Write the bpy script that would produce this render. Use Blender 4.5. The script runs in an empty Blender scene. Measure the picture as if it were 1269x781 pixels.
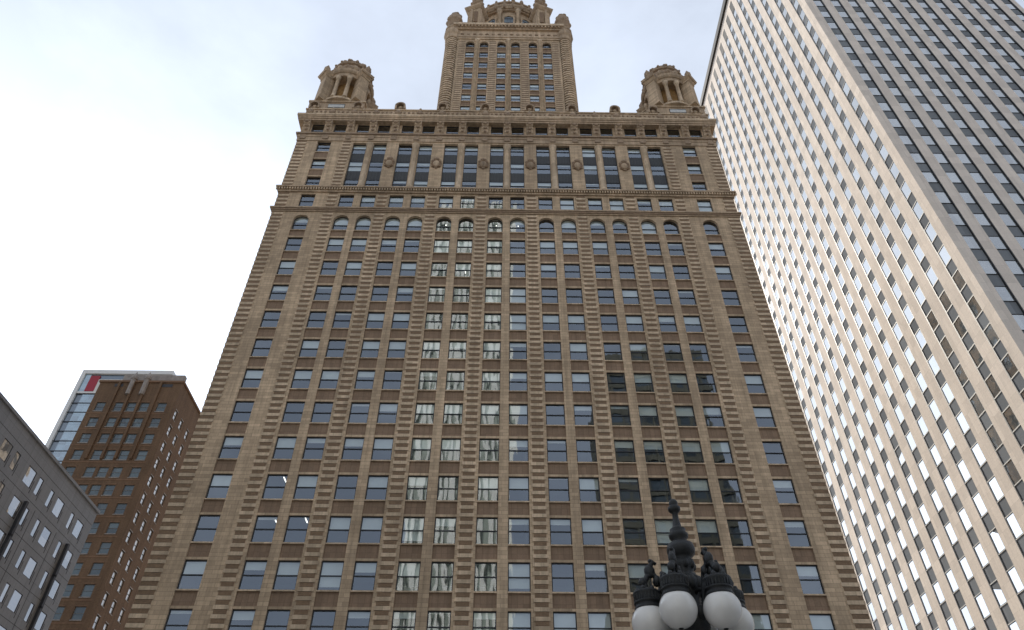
import bpy, bmesh, math, random
from mathutils import Vector, Matrix
random.seed(7)
R_ = math.radians
S = bpy.context.scene
COL = S.collection
GZ = -1.6                                   # street level (the eye is at z = 0)

# ------------------------------------------------------------------ camera
TILT, ROLL, YAW = R_(42.68), R_(0.138), R_(-0.797)
ct, st = math.cos(TILT), math.sin(TILT)
Yaw = Matrix.Rotation(YAW, 3, 'Z')
fw = Yaw @ Vector((0, ct, st)); up = Yaw @ Vector((0, -st, ct)); rt = Yaw @ Vector((1, 0, 0))
rt2 = rt*math.cos(ROLL) + up*math.sin(ROLL); up2 = -rt*math.sin(ROLL) + up*math.cos(ROLL)
cam = bpy.data.cameras.new('camera'); co = bpy.data.objects.new('camera', cam); COL.objects.link(co)
M = Matrix((rt2, up2, -fw)).transposed().to_4x4(); co.matrix_world = M
cam.sensor_width = 36; cam.lens = 900/1269*36; cam.clip_start = 0.1; cam.clip_end = 6000
S.camera = co
def px(p):
    p = Vector(p); d = p.dot(fw)
    if d < .1: return None
    return 634.5+900*p.dot(rt2)/d, 390.5-900*p.dot(up2)/d, d

# ------------------------------------------------------------------ light
SUN_AZ, SUN_EL = -21, 42                    # azimuth measured from +y, negative = to the left
az, el = R_(SUN_AZ), R_(SUN_EL)
sd = Vector((math.sin(az)*math.cos(el), math.cos(az)*math.cos(el), math.sin(el)))
W = bpy.data.worlds.new('World'); S.world = W; W.use_nodes = True
nt = W.node_tree; N = nt.nodes; L = nt.links; N.clear()
def nd(t, **k):
    n = N.new(t)
    for a, b in k.items(): setattr(n, a, b)
    return n
sky = nd('ShaderNodeTexSky', sky_type='NISHITA'); sky.sun_disc = False
sky.sun_elevation = el; sky.sun_rotation = az
sky.air_density = 1.0; sky.dust_density = 2.5; sky.ozone_density = 1.2
tc = nd('ShaderNodeTexCoord')
dotn = nd('ShaderNodeVectorMath', operation='DOT_PRODUCT')
ga, ge = R_(-42), R_(20)
dotn.inputs[1].default_value = (math.sin(ga)*math.cos(ge), math.cos(ga)*math.cos(ge), math.sin(ge))
L.new(tc.outputs['Generated'], dotn.inputs[0])
def mth(op, a, b=None, c=None, clamp=False):
    n = nd('ShaderNodeMath', operation=op); n.use_clamp = clamp
    for i, v in enumerate((a, b, c)):
        if v is None: continue
        if isinstance(v, (int, float)): n.inputs[i].default_value = v
        else: L.new(v, n.inputs[i])
    return n.outputs[0]
glow = mth('POWER', mth('MAXIMUM', dotn.outputs['Value'], 0.0), 12.0)
mapn = nd('ShaderNodeMapping'); mapn.inputs['Scale'].default_value = (1, 1, 2.2)
L.new(tc.outputs['Generated'], mapn.inputs[0])
ns = nd('ShaderNodeTexNoise'); ns.inputs['Scale'].default_value = 2.6; ns.inputs['Detail'].default_value = 7; ns.inputs['Roughness'].default_value = .55
L.new(mapn.outputs[0], ns.inputs['Vector'])
cr = nd('ShaderNodeMapRange'); cr.inputs['From Min'].default_value = .42; cr.inputs['From Max'].default_value = .72
L.new(ns.outputs['Fac'], cr.inputs['Value'])
# thin veil of cloud, thicker around the sun
front = mth('MULTIPLY_ADD', mth('POWER', mth('MAXIMUM', dotn.outputs['Value'], 0.0), 1.2), 0.3, 0.8)
veil = mth('MULTIPLY_ADD', cr.outputs[0], 0.25, front, clamp=True)
cl = nd('ShaderNodeVectorMath', operation='SCALE')
cl.inputs[0].default_value = (4.75, 5.3, 6.3)
L.new(mth('MULTIPLY', mth('MULTIPLY_ADD', glow, 2.2, 1.0), mth('MULTIPLY_ADD', cr.outputs[0], 0.28, 0.91)), cl.inputs['Scale'])
mx = nd('ShaderNodeMix', data_type='RGBA')
L.new(veil, mx.inputs['Factor']); L.new(sky.outputs[0], mx.inputs['A']); L.new(cl.outputs[0], mx.inputs['B'])
bg = nd('ShaderNodeBackground'); bg.inputs['Strength'].default_value = 0.08
L.new(mx.outputs['Result'], bg.inputs['Color'])
wo = nd('ShaderNodeOutputWorld'); L.new(bg.outputs[0], wo.inputs['Surface'])
sl = bpy.data.lights.new('sun', 'SUN'); sl.energy = 3.0; sl.angle = R_(6); sl.color = (1, .93, .82)
so = bpy.data.objects.new('sun', sl); COL.objects.link(so)
so.rotation_euler = sd.to_track_quat('Z', 'Y').to_euler(); so.location = (-60, 40, 200)
S.view_settings.view_transform = 'Standard'; S.view_settings.look = 'None'
S.view_settings.exposure = 0.9; S.view_settings.gamma = 1
S.cycles.max_bounces = 8; S.cycles.transparent_max_bounces = 8

# ------------------------------------------------------------------ materials
class NT:
    def __init__(s, name):
        s.m = bpy.data.materials.new(name); s.m.use_nodes = True
        s.t = s.m.node_tree; s.t.nodes.clear(); s.o = s.t.nodes.new('ShaderNodeOutputMaterial')
    def n(s, t, ins=None, **k):
        x = s.t.nodes.new(t)
        for a, b in k.items(): setattr(x, a, b)
        for a, b in (ins or {}).items():
            if hasattr(b, 'is_output') or isinstance(b, bpy.types.NodeSocket): s.t.links.new(b, x.inputs[a])
            else: x.inputs[a].default_value = b
        return x
    def math(s, op, a, b=0.0, clamp=False):
        return s.n('ShaderNodeMath', {0: a, 1: b}, operation=op, use_clamp=clamp).outputs[0]
    def fres(s):
        bf = s.n('ShaderNodeNewGeometry').outputs['Backfacing']
        ior = s.math('SUBTRACT', 1.5, s.math('MULTIPLY', bf, .8333))
        return s.n('ShaderNodeFresnel', {'IOR': ior}).outputs[0]
    def rng(s, v, a, b, c, d):
        return s.n('ShaderNodeMapRange', {'Value': v, 'From Min': a, 'From Max': b, 'To Min': c, 'To Max': d}).outputs[0]
    def pos(s):
        return s.n('ShaderNodeNewGeometry').outputs['Position']
    def wallvec(s):
        q = s.n('ShaderNodeSeparateXYZ', {0: s.pos()})
        return s.n('ShaderNodeCombineXYZ', {0: s.math('ADD', q.outputs[0], q.outputs[1]), 1: q.outputs[2]}).outputs[0]
    def scale(s, v, sc):
        return s.n('ShaderNodeMapping', {'Vector': v, 'Scale': sc}).outputs[0]
    def noise(s, v, scale, detail=4, rough=.55, dist=0):
        return s.n('ShaderNodeTexNoise', {'Vector': v, 'Scale': scale, 'Detail': detail, 'Roughness': rough, 'Distortion': dist}).outputs['Fac']
    def mul(s, col, fac):
        c = s.n('ShaderNodeCombineXYZ', {0: fac, 1: fac, 2: fac}).outputs[0]
        m = s.n('ShaderNodeMix', data_type='RGBA', blend_type='MULTIPLY')
        m.inputs['Factor'].default_value = 1
        for k, v in (('A', col), ('B', c)):
            if isinstance(v, tuple): m.inputs[k].default_value = (*v, 1)
            else: s.t.links.new(v, m.inputs[k])
        return m.outputs['Result']
    def out(s, sh): s.t.links.new(sh, s.o.inputs['Surface']); return s.m

def masonry(name, col, bw=1.0, bh=.34, mortar=.012, mdark=.72, var=.16, stain=.22, rough=.85, offset=.5, bump=.35):
    k = NT(name); wv = k.wallvec(); P = k.pos()
    c1 = tuple(c*(1+var*.5) for c in col); c2 = tuple(c*(1-var*.5) for c in col)
    b = k.n('ShaderNodeTexBrick', {'Vector': wv, 'Color1': (*c1, 1), 'Color2': (*c2, 1), 'Mortar': tuple(c*mdark for c in col)+(1,),
                                   'Scale': 1.0, 'Mortar Size': mortar, 'Mortar Smooth': .2, 'Bias': 0.0, 'Brick Width': bw, 'Row Height': bh}, offset=offset)
    big = k.rng(k.noise(P, .13, 3), .3, .7, 1-stain*.5, 1+stain*.35)
    streak = k.rng(k.noise(k.scale(P, (1.6, 1.6, .09)), 1.3, 6, .7), .35, .75, 1.05, 1-stain)
    fine = k.rng(k.noise(P, 6, 6, .7), .25, .75, .88, 1.1)
    f = k.math('MULTIPLY', k.math('MULTIPLY', big, streak), fine)
    c = k.mul(b.outputs['Color'], f)
    hgt = k.math('ADD', k.math('MULTIPLY', b.outputs['Fac'], -.6), k.noise(P, 14, 5, .7))
    bp = k.n('ShaderNodeBump', {'Height': hgt, 'Strength': bump, 'Distance': .02})
    return k.out(k.n('ShaderNodeBsdfPrincipled', {'Base Color': c, 'Roughness': rough, 'Specular IOR Level': .2, 'Normal': bp.outputs[0]}).outputs[0])

def rough_stone(name, col, var=.5, rough=.9, scale=5.0):
    k = NT(name); P = k.pos()
    v = k.noise(P, scale, 6, .75)
    f = k.math('MULTIPLY', k.rng(v, .25, .75, 1-var*.5, 1+var*.5), k.rng(k.noise(P, .5, 3), .3, .7, .85, 1.12))
    bp = k.n('ShaderNodeBump', {'Height': v, 'Strength': .9, 'Distance': .05})
    return k.out(k.n('ShaderNodeBsdfPrincipled', {'Base Color': k.mul(col, f), 'Roughness': rough, 'Normal': bp.outputs[0]}).outputs[0])

def plain(name, col, rough=.5, metal=0.0, var=.15, sc=3.0, bump=0.0):
    k = NT(name); P = k.pos()
    v = k.noise(P, sc, 5, .6)
    ins = {'Base Color': k.mul(col, k.rng(v, .25, .75, 1-var, 1+var)), 'Roughness': rough, 'Metallic': metal}
    if bump: ins['Normal'] = k.n('ShaderNodeBump', {'Height': k.noise(P, sc*8, 4), 'Strength': bump, 'Distance': .01}).outputs[0]
    return k.out(k.n('ShaderNodeBsdfPrincipled', ins).outputs[0])

def glass(name, tint=(.76, .80, .80), refl=(.86, .93, 1.0), gain=1.5, base=.1, wav=.007, sc=.8):
    """a real pane: mirror by Fresnel, see-through otherwise, a slow ripple in the sheet"""
    k = NT(name); P = k.pos()
    bp = k.n('ShaderNodeBump', {'Height': k.noise(k.scale(P, (1, 1, .35)), sc, 2, .4), 'Strength': 1.0, 'Distance': wav}).outputs[0]
    fr = k.fres()
    f = k.math('ADD', k.math('MULTIPLY', fr, gain), base, clamp=True)
    tr = k.n('ShaderNodeBsdfTransparent', {'Color': (*tint, 1)}).outputs[0]
    gl = k.n('ShaderNodeBsdfGlossy', {'Color': (*refl, 1), 'Roughness': .015, 'Normal': bp}).outputs[0]
    return k.out(k.n('ShaderNodeMixShader', {0: f, 1: tr, 2: gl}).outputs[0])

def coated(name, col, refl=(.9, .95, 1), base=.25, gain=1.2, rough=.03, wav=.01, sc=.6, var=.35, cell=3.76):
    """opaque coated or blinded glazing"""
    k = NT(name); P = k.pos()
    bp = k.n('ShaderNodeBump', {'Height': k.noise(P, sc, 2, .4), 'Strength': 1.0, 'Distance': wav}).outputs[0]
    wn = k.n('ShaderNodeTexWhiteNoise', {'Vector': k.n('ShaderNodeVectorMath', {0: P, 1: (cell, cell, cell)}, operation='SNAP').outputs[0]}, noise_dimensions='3D').outputs['Value']
    df = k.n('ShaderNodeBsdfDiffuse', {'Color': k.mul(col, k.rng(wn, 0, 1, 1-var, 1+var))}).outputs[0]
    f = k.math('ADD', k.math('MULTIPLY', k.fres(), gain), base, clamp=True)
    gl = k.n('ShaderNodeBsdfGlossy', {'Color': (*refl, 1), 'Roughness': rough, 'Normal': bp}).outputs[0]
    return k.out(k.n('ShaderNodeMixShader', {0: f, 1: df, 2: gl}).outputs[0])

def emit(name, col, s):
    k = NT(name); return k.out(k.n('ShaderNodeEmission', {'Color': (*col, 1), 'Strength': s}).outputs[0])

TC = (.545, .402, .265)
MT = dict(
 sglass=coated('blind_filled_sash', (.60, .60, .58), base=.2, gain=1.2, var=.25, cell=2.0),
 bsash=plain('grey_sash', (.16, .16, .155), .7),
 stone=masonry('terracotta_ashlar', TC, .9, .315, .014, .6, var=.30, stain=.42),
 trim=masonry('terracotta_trim', (.50, .37, .25), 1.8, 2.3, .01, .8, stain=.5),
 rib=masonry('terracotta_rib', (.60, .455, .31), .63, .62, .012, .75, var=.34, stain=.40),
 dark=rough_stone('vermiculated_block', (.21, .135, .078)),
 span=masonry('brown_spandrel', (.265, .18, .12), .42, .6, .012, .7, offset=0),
 orn=rough_stone('ornament_terracotta', (.31, .22, .145), .8, .9, 4.0),
 bronze=plain('dark_bronze', (.035, .036, .036), .5, .2),
 frame=plain('window_frame_black', (.02, .022, .026), .5),
 pane=glass('window_glass', gain=1.6, base=.13),
 blind=plain('roller_blind', (.74, .75, .70), .9, var=.1, sc=.6),
 room=plain('office_interior', (.06, .057, .05), .9, var=.3, sc=.4),
 niche=plain('ochre_plaster', (.30, .17, .06), .9, var=.3),
 lampw=emit('ceiling_light', (1, .97, .9), 2.0),
 marble=masonry('white_marble', (.70, .615, .53), 1.55, 1.25, .010, .78, var=.16, stain=.07, rough=.85, offset=0, bump=.05),
 mull=plain('dark_mullion', (.030, .029, .028), .45, .3),
 rglass=coated('right_tower_glass', (.17, .19, .20), refl=(1, .99, .96), base=.32, gain=1.5, var=.4),
 rspan=coated('spandrel_glass', (.215, .228, .24), base=.0, gain=.0, rough=.2, var=.15),
 sill=plain('pale_sill', (.55, .53, .48), .6),
 roofcap=plain('dark_roof_edge', (.032, .028, .025), .6),
 brick=masonry('brown_brick', (.16, .10, .06), .22, .075, .006, .8, var=.35, stain=.35),
 bband=masonry('brown_brick_band', (.19, .115, .07), .5, .3, .01, .8, var=.2),
 btrim=plain('weathered_limestone', (.26, .23, .205), .9, var=.3, sc=1.5),
 bframe=plain('pale_sash', (.50, .50, .48), .7),
 bglass=coated('sash_glass', (.05, .07, .072), base=.03, gain=1.0, wav=.02, var=.5, cell=2.0),
 gpanel=masonry('grey_metal_panel', (.235, .245, .26), 1.3, 1.575, .012, .55, var=.14, stain=.12, rough=.45, offset=0, bump=.15),
 gdark=plain('dark_slot', (.03, .03, .035), .6),
 gglass=coated('grey_building_glass', (.30, .31, .31), base=.3, gain=1.3, wav=.03, sc=.5, var=.5, cell=2.3),
 white=plain('white_panel', (.62, .61, .58), .6, var=.06),
 red=plain('red_panel', (.30, .015, .03), .6, var=.08),
 cglass=coated('curtain_glass', (.12, .20, .24), base=.22, gain=1.2, var=.35, cell=2.1),
 cdark=coated('dark_curtain_glass', (.06, .08, .10), base=.1, gain=1.0, var=.3),
 iron=plain('black_cast_iron', (.014, .015, .015), .42, .3, var=.4, sc=30, bump=.5),
 asphalt=plain('asphalt', (.05, .05, .05), .9, var=.3, sc=2, bump=.4),
 concrete=masonry('pavement_slab', (.30, .29, .27), 1.5, 1.5, .01, .7, offset=0),
 paint=plain('road_paint', (.75, .75, .72), .6),
 ground=plain('city_ground', (.20, .19, .18), .9, var=.2, sc=.1),
 palestrip=plain('grey_green_panel', (.30, .34, .30), .5, var=.3, sc=.3),
 darkconc=plain('dark_tower_cladding', (.10, .10, .08), .7),
 paleconc=plain('pale_tower_fin', (.88, .87, .80), .7),
)
k = NT('opal_globe')
MT['globe'] = k.out(k.n('ShaderNodeBsdfPrincipled', {'Base Color': k.mul((.66, .64, .605), k.rng(k.noise(k.pos(), 5, 3), .3, .7, .93, 1.04)),
              'Roughness': .16, 'Subsurface Weight': .25, 'Subsurface Radius': (.1, .1, .1), 'Subsurface Scale': .2}).outputs[0])

# ------------------------------------------------------------------ mesh builder
BR = random.Random(11)
class MB:
    """collects faces in world coordinates, one mesh object out"""
    def __init__(s, tr=None): s.v = []; s.f = []; s.mi = []; s.ms = []; s.tr = tr; s.sm = []
    def mat(s, m):
        if m not in s.ms: s.ms.append(m)
        return s.ms.index(m)
    def P(s, p): return s.tr(*p) if s.tr else tuple(p)
    def add(s, verts, faces, m, smooth=False):
        o = len(s.v); i = s.mat(m); s.v += [s.P(p) for p in verts]
        for f in faces: s.f.append([a+o for a in f]); s.mi.append(i); s.sm.append(smooth)
    def quad(s, a, b, c, d, m): s.add([a, b, c, d], [(0, 1, 2, 3)], m)
    def box(s, x0, x1, y0, y1, z0, z1, m, skip=''):
        v = [(x, y, z) for x in (x0, x1) for y in (y0, y1) for z in (z0, z1)]
        s.add(v, [(0, 1, 3, 2), (4, 6, 7, 5), (0, 4, 5, 1), (2, 3, 7, 6), (0, 2, 6, 4), (1, 5, 7, 3)], m)
    def lathe(s, cx, cy, prof, m, n=16, smooth=True, a0=0.0):
        vs = []; fs = []
        for (z, r) in prof:
            for i in range(n):
                a = a0+2*math.pi*i/n; vs.append((cx+r*math.cos(a), cy+r*math.sin(a), z))
        for j in range(len(prof)-1):
            for i in range(n):
                i2 = (i+1) % n; fs.append((j*n+i, j*n+i2, (j+1)*n+i2, (j+1)*n+i))
        fs.append(tuple(range(n))[::-1]); fs.append(tuple(range((len(prof)-1)*n, len(prof)*n)))
        s.add(vs, fs, m, smooth)
    def ball(s, c, r, m, n=12, sq=(1, 1, 1), smooth=True):
        if m.name == 'ornament_terracotta': r *= BR.uniform(.78, 1.22)
        vs = []; fs = []; k = n//2
        for j in range(k+1):
            t = math.pi*j/k
            for i in range(n):
                a = 2*math.pi*i/n
                vs.append((c[0]+r*sq[0]*math.sin(t)*math.cos(a), c[1]+r*sq[1]*math.sin(t)*math.sin(a), c[2]-r*sq[2]*math.cos(t)))
        for j in range(k):
            for i in range(n): fs.append((j*n+i, j*n+(i+1) % n, (j+1)*n+(i+1) % n, (j+1)*n+i))
        s.add(vs, fs, m, smooth)
    def tube(s, pts, rad, m, n=8, smooth=True):
        pts = [Vector(p) for p in pts]; vs = []; fs = []
        if not isinstance(rad, (list, tuple)): rad = [rad]*len(pts)
        prev = None
        for i, p in enumerate(pts):
            d = (pts[min(i+1, len(pts)-1)]-pts[max(i-1, 0)]).normalized()
            if prev is None: u = d.orthogonal().normalized()
            else: u = (prev-d*prev.dot(d)).normalized()
            prev = u; w = d.cross(u)
            for j in range(n):
                a = 2*math.pi*j/n; vs.append(tuple(p+(u*math.cos(a)+w*math.sin(a))*rad[i]))
        for i in range(len(pts)-1):
            for j in range(n): fs.append((i*n+j, i*n+(j+1) % n, (i+1)*n+(j+1) % n, (i+1)*n+j))
        fs.append(tuple(range(n))[::-1]); fs.append(tuple(range((len(pts)-1)*n, len(pts)*n)))
        s.add(vs, fs, m, smooth)
    def prism(s, poly, axis, a0, a1, m):
        """poly: 2-D outline; axis 0: outline in (y,z) swept along x; 1: outline in (x,z) swept along y; 2: (x,y) along z"""
        n = len(poly)
        def mk(p, a):
            return (a, p[0], p[1]) if axis == 0 else (p[0], a, p[1]) if axis == 1 else (p[0], p[1], a)
        vs = [mk(p, a0) for p in poly]+[mk(p, a1) for p in poly]
        fs = [tuple(range(n)), tuple(range(n, 2*n))[::-1]]+[(i, i+n, (i+1) % n+n, (i+1) % n) for i in range(n)]
        s.add(vs, fs, m)
    def wall(s, u0, u1, z0, z1, y, t, ops, m, mr=None):
        """front sheet at depth y with openings (ua,ub,za,zb), reveals t deep"""
        mr = mr or m
        us = sorted({u0, u1, *[o[0] for o in ops], *[o[1] for o in ops]})
        colops = {}
        for ua, ub in zip(us[:-1], us[1:]):
            if ub-ua < 1e-5: continue
            c = (ua+ub)/2; oc = sorted([(o[2], o[3]) for o in ops if o[0] < c < o[1]])
            z = z0
            for za, zb in oc:
                if za > z+1e-5: s.quad((ua, y, z), (ub, y, z), (ub, y, za), (ua, y, za), m)
                z = zb
            if z < z1-1e-5: s.quad((ua, y, z), (ub, y, z), (ub, y, z1), (ua, y, z1), m)
        for ua, ub, za, zb in ops:
            s.quad((ua, y, za), (ua, y+t, za), (ua, y+t, zb), (ua, y, zb), mr)
            s.quad((ub, y, za), (ub, y, zb), (ub, y+t, zb), (ub, y+t, za), mr)
            s.quad((ua, y, za), (ub, y, za), (ub, y+t, za), (ua, y+t, za), mr)
            s.quad((ua, y, zb), (ua, y+t, zb), (ub, y+t, zb), (ub, y, zb), mr)
    def arch(s, u0, u1, ztop, cu, r, zs, y, t, m, n=10):
        """spandrel round an arch: springing zs, radius r, filled out to u0,u1,ztop"""
        A = [(cu-r*math.cos(math.pi*i/n), zs+r*math.sin(math.pi*i/n)) for i in range(n+1)]
        for (xa, za), (xb, zb) in zip(A[:-1], A[1:]):
            s.quad((xa, y, za), (xb, y, zb), (xb, y, ztop), (xa, y, ztop), m)
            s.quad((xa, y, za), (xa, y+t, za), (xb, y+t, zb), (xb, y, zb), m)
        if cu-r > u0+1e-5: s.quad((u0, y, zs), (cu-r, y, zs), (cu-r, y, ztop), (u0, y, ztop), m)
        if cu+r < u1-1e-5: s.quad((cu+r, y, zs), (u1, y, zs), (u1, y, ztop), (cu+r, y, ztop), m)
    def build(s, name, parent=None, **props):
        off = Vector((0, 0, 0))
        if parent is not None:
            off = parent.get('_w'); off = Vector(off)
        me = bpy.data.meshes.new(name)
        me.from_pydata([(v[0]-off[0], v[1]-off[1], v[2]-off[2]) for v in s.v], [], s.f)
        for m in s.ms: me.materials.append(m)
        me.polygons.foreach_set('material_index', s.mi); me.polygons.foreach_set('use_smooth', s.sm)
        me.update()
        o = bpy.data.objects.new(name, me); COL.objects.link(o)
        o['_w'] = tuple(off)
        if parent is not None: o.parent = parent
        for a, b in props.items(): o[a] = b
        return o

def thing(name, loc, label, cat, group=None):
    o = bpy.data.objects.new(name, None); COL.objects.link(o); o.location = loc
    o['label'] = label; o['category'] = cat; o['_w'] = tuple(loc)
    if group: o['group'] = group
    return o

# transforms: (u, d, z) -> world.  d grows into the wall
def face_front(u, d, z): return (u, d, z)                       # faces the camera street (-y)
def face_left(X): return lambda u, d, z: (X+d, u, z)            # wall faces -x, u = world y
def face_right(X): return lambda u, d, z: (X-d, u, z)           # wall faces +x

# ------------------------------------------------------------------ windows
# a window prototype is three vertex soups (frame, pane, blind) in local (u, d, z), origin at sill centre on the glass plane
def soup_box(L_, x0, x1, y0, y1, z0, z1, m): L_.box(x0, x1, y0, y1, z0, z1, m)
def proto(w, h, style, fm, pm, bm=None, blind=0.0, rail=.5):
    fr = MB(); pa = MB(); bl = MB(); hw = w/2; t = .07 if style != 'thin' else .045
    if style == 'arch':
        r = hw; zs = h-r; n = 10
        A = [(-r*math.cos(math.pi*i/n), zs+r*math.sin(math.pi*i/n)) for i in range(n+1)]
        B = [(-(r-t)*math.cos(math.pi*i/n), zs+(r-t)*math.sin(math.pi*i/n)) for i in range(n+1)]
        for i in range(n):
            fr.quad((A[i][0], -.05, A[i][1]), (B[i][0], -.05, B[i][1]), (B[i+1][0], -.05, B[i+1][1]), (A[i+1][0], -.05, A[i+1][1]), fm)
            fr.quad((B[i][0], -.05, B[i][1]), (B[i][0], .03, B[i][1]), (B[i+1][0], .03, B[i+1][1]), (B[i+1][0], -.05, B[i+1][1]), fm)
        fr.box(-hw, -hw+t, -.05, .03, 0, zs, fm); fr.box(hw-t, hw, -.05, .03, 0, zs, fm); fr.box(-hw+t, hw-t, -.05, .03, 0, t, fm)
        fr.box(-hw+t, hw-t, -.06, .03, h*rail-.04, h*rail+.04, fm)
        pts = [(-hw, .0, 0), (hw, .0, 0)]+[(-a[0], .0, a[1]) for a in A]
        pa.add(pts, [tuple(range(len(pts)))], pm)
    else:
        fr.box(-hw, -hw+t, -.05, .03, 0, h, fm); fr.box(hw-t, hw, -.05, .03, 0, h, fm)
        fr.box(-hw+t, hw-t, -.05, .03, 0, t, fm); fr.box(-hw+t, hw-t, -.05, .03, h-t, h, fm)
        if rail: fr.box(-hw+t, hw-t, -.065, .03, h*rail-.035, h*rail+.035, fm)
        pa.quad((-hw+t*.5, 0, t*.5), (hw-t*.5, 0, t*.5), (hw-t*.5, 0, h-t*.5), (-hw+t*.5, 0, h-t*.5), pm)
    if blind > 0 and bm:
        bl.quad((-hw+.03, .10, h*(1-blind)), (hw-.03, .10, h*(1-blind)), (hw-.03, .10, h), (-hw+.03, .10, h), bm)
    return fr, pa, bl
class WinSet:
    """all windows of one building: the hundred largest in the picture become parts, the rest one part"""
    def __init__(s): s.items = []; s.protos = {}
    def add(s, key, args, pos, ang):
        if key not in s.protos: s.protos[key] = args
        s.items.append((key, pos, ang))
    def finish(s, root, maxn=100, subs=True, name='window'):
        def size(it):
            w, h = s.protos[it[0]][0:2]; p = px(it[1])
            if not p or not (-20 < p[0] < 1289 and -20 < p[1] < 801): return 0
            n = Vector((math.sin(it[2]), -math.cos(it[2]), 0)); v = Vector(it[1]).normalized()
            return w*h/p[2]**2*max(0, -n.dot(v))
        s.items.sort(key=size, reverse=True)
        data = {}
        for key, args in s.protos.items():
            ms = []
            for nm, mb in zip((name, 'pane', 'blind'), proto(*args)):
                if not mb.v: ms.append(None); continue
                me = bpy.data.meshes.new(nm); me.from_pydata(mb.v, [], mb.f)
                for m in mb.ms: me.materials.append(m)
                me.update(); ms.append((me, mb))
            data[key] = ms
        off = Vector(root['_w']); rest = MB(); cnt = 0
        for i, (key, pos, ang) in enumerate(s.items):
            tl = (random.gauss(0, .0022), random.gauss(0, .0022))
            if i < maxn and size((key, pos, ang)) > 0:
                o = bpy.data.objects.new(name, data[key][0][0]); COL.objects.link(o); o.parent = root
                o.location = Vector(pos)-off; o.rotation_euler = (0, 0, ang)
                for nm, q in zip(('pane', 'blind'), data[key][1:]):
                    if q:
                        c = bpy.data.objects.new(nm, q[0]); COL.objects.link(c); c.parent = o
                        if nm == 'pane': c.rotation_euler = (tl[0], 0, tl[1])
            else:
                ca, sa = math.cos(ang), math.sin(ang)
                for j, q in enumerate(data[key]):
                    if not q: continue
                    mb = q[1]; vs = []
                    for (x, y, z) in mb.v:
                        if j == 1: y = y+tl[0]*z+tl[1]*x
                        vs.append((pos[0]+x*ca-y*sa, pos[1]+x*sa+y*ca, pos[2]+z))
                    base = len(rest.v); rest.v += vs
                    for f, mi in zip(mb.f, mb.mi):
                        rest.f.append([a+base for a in f]); rest.mi.append(rest.mat(mb.ms[mi])); rest.sm.append(False)
        if rest.v: rest.build(name, root, kind='stuff')

# ================================================================== ground, street
def struct(mb, name):
    o = mb.build(name); o['kind'] = 'structure'; return o
g = MB(); g.quad((-3000, -3000, GZ-.16), (3000, -3000, GZ-.16), (3000, 3000, GZ-.16), (-3000, 3000, GZ-.16), MT['ground']); struct(g, 'ground')
g = MB(); g.quad((-400, 14, GZ-.14), (400, 14, GZ-.14), (400, 41, GZ-.14), (-400, 41, GZ-.14), MT['asphalt'])
g.quad((29.5, 41, GZ-.14), (42.5, 41, GZ-.14), (42.5, 400, GZ-.14), (29.5, 400, GZ-.14), MT['asphalt']); struct(g, 'road')
g = MB()
for x in range(-40, 41): g.quad((x*10, 27.4, GZ-.136), (x*10+3, 27.4, GZ-.136), (x*10+3, 27.55, GZ-.136), (x*10, 27.55, GZ-.136), MT['paint'])
struct(g, 'road_markings')
g = MB()
for x0, x1, y0, y1 in ((-400, 400, 2, 14), (-45, 29.5, 41, 50), (42.5, 400, 41, 50), (-400, -45.2, 41, 76), (25.3, 29.5, 50, 300), (42.5, 46.6, 50, 300)):
    g.box(x0, x1, y0, y1, GZ-.15, GZ, MT['concrete'])
struct(g, 'pavement')

# ================================================================== terracotta tower
X0 = .07
B = thing('terracotta_skyscraper', (X0, 50, GZ), 'tall tan terracotta skyscraper with banded piers, corner cupolas and set-back central tower', 'building')
WS = WinSet(); FL = 3.46
HW = 25.05
colc = [-21.75]+[c for k in range(-3, 4) for c in (5.44*k-1.18, 5.44*k+1.18)]+[21.75]
YD = 38                                       # depth of the block
blinds = [0, 0, 0, .12, .22, .35, .5, .5, .45, .5, .3, .85, .06]
def wkey(w, h, style='sash', x=0, z=0, rail=.5, pm='pane', bl=None):
    b = random.choice(blinds) if bl is None else bl
    return (w, h, style, b), (w, h, style, MT['frame'], MT[pm], MT['blind'], b, rail)
w = MB()
ops = []
wins = []                                     # (x, z0, z1)
rows = [(56.78-FL*k) for k in range(0, 14)]
# -- lower shaft 9.0 .. 61.17
strips = [(-HW, -23.8), (-19.62, -18.52)]+[(5.44*k+2.72-.56, 5.44*k+2.72+.56) for k in range(-3, 3)]+[(18.52, 19.62), (23.8, HW)]
for c in colc:
    ops.append((X0+c-.8, X0+c+.8, 9.2, 60.9))
for a, b in strips: ops.append((X0+a, X0+b, 9.2, 61.0))
w.wall(X0-HW, X0+HW, GZ+10.6, 61.0, 50, .45, ops, MT['stone'])
for c in colc:
    u0, u1 = X0+c-.8, X0+c+.8
    w.arch(u0, u1, 60.9, X0+c, .799, 59.55, 50.02, .43, MT['stone'])
    tops = rows; bots = [57.95]+[t-2.14 for t in rows]
    for zb, zt in zip(bots, tops+[8.9]):
        # sill, brown panel, lintel
        w.box(u0+.002, u1-.002, 50.0, 50.44, zb-.11, zb, MT['rib'])
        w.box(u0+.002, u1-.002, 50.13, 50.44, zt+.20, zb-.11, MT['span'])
        w.box(u0+.002, u1-.002, 50.06, 50.44, zt, zt+.20, MT['stone'])
        w.box(u0+.002, u1-.002, 49.985, 50.0, zb-.11, zb-.02, MT['rib'])
    kk, aa = wkey(1.6, 2.45, 'arch', rail=.42); WS.add(kk, aa, (X0+c, 50.36, 57.95), 0)
    for t in rows:
        kk, aa = wkey(1.6, 2.14); WS.add(kk, aa, (X0+c, 50.22, t-2.14), 0)
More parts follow.
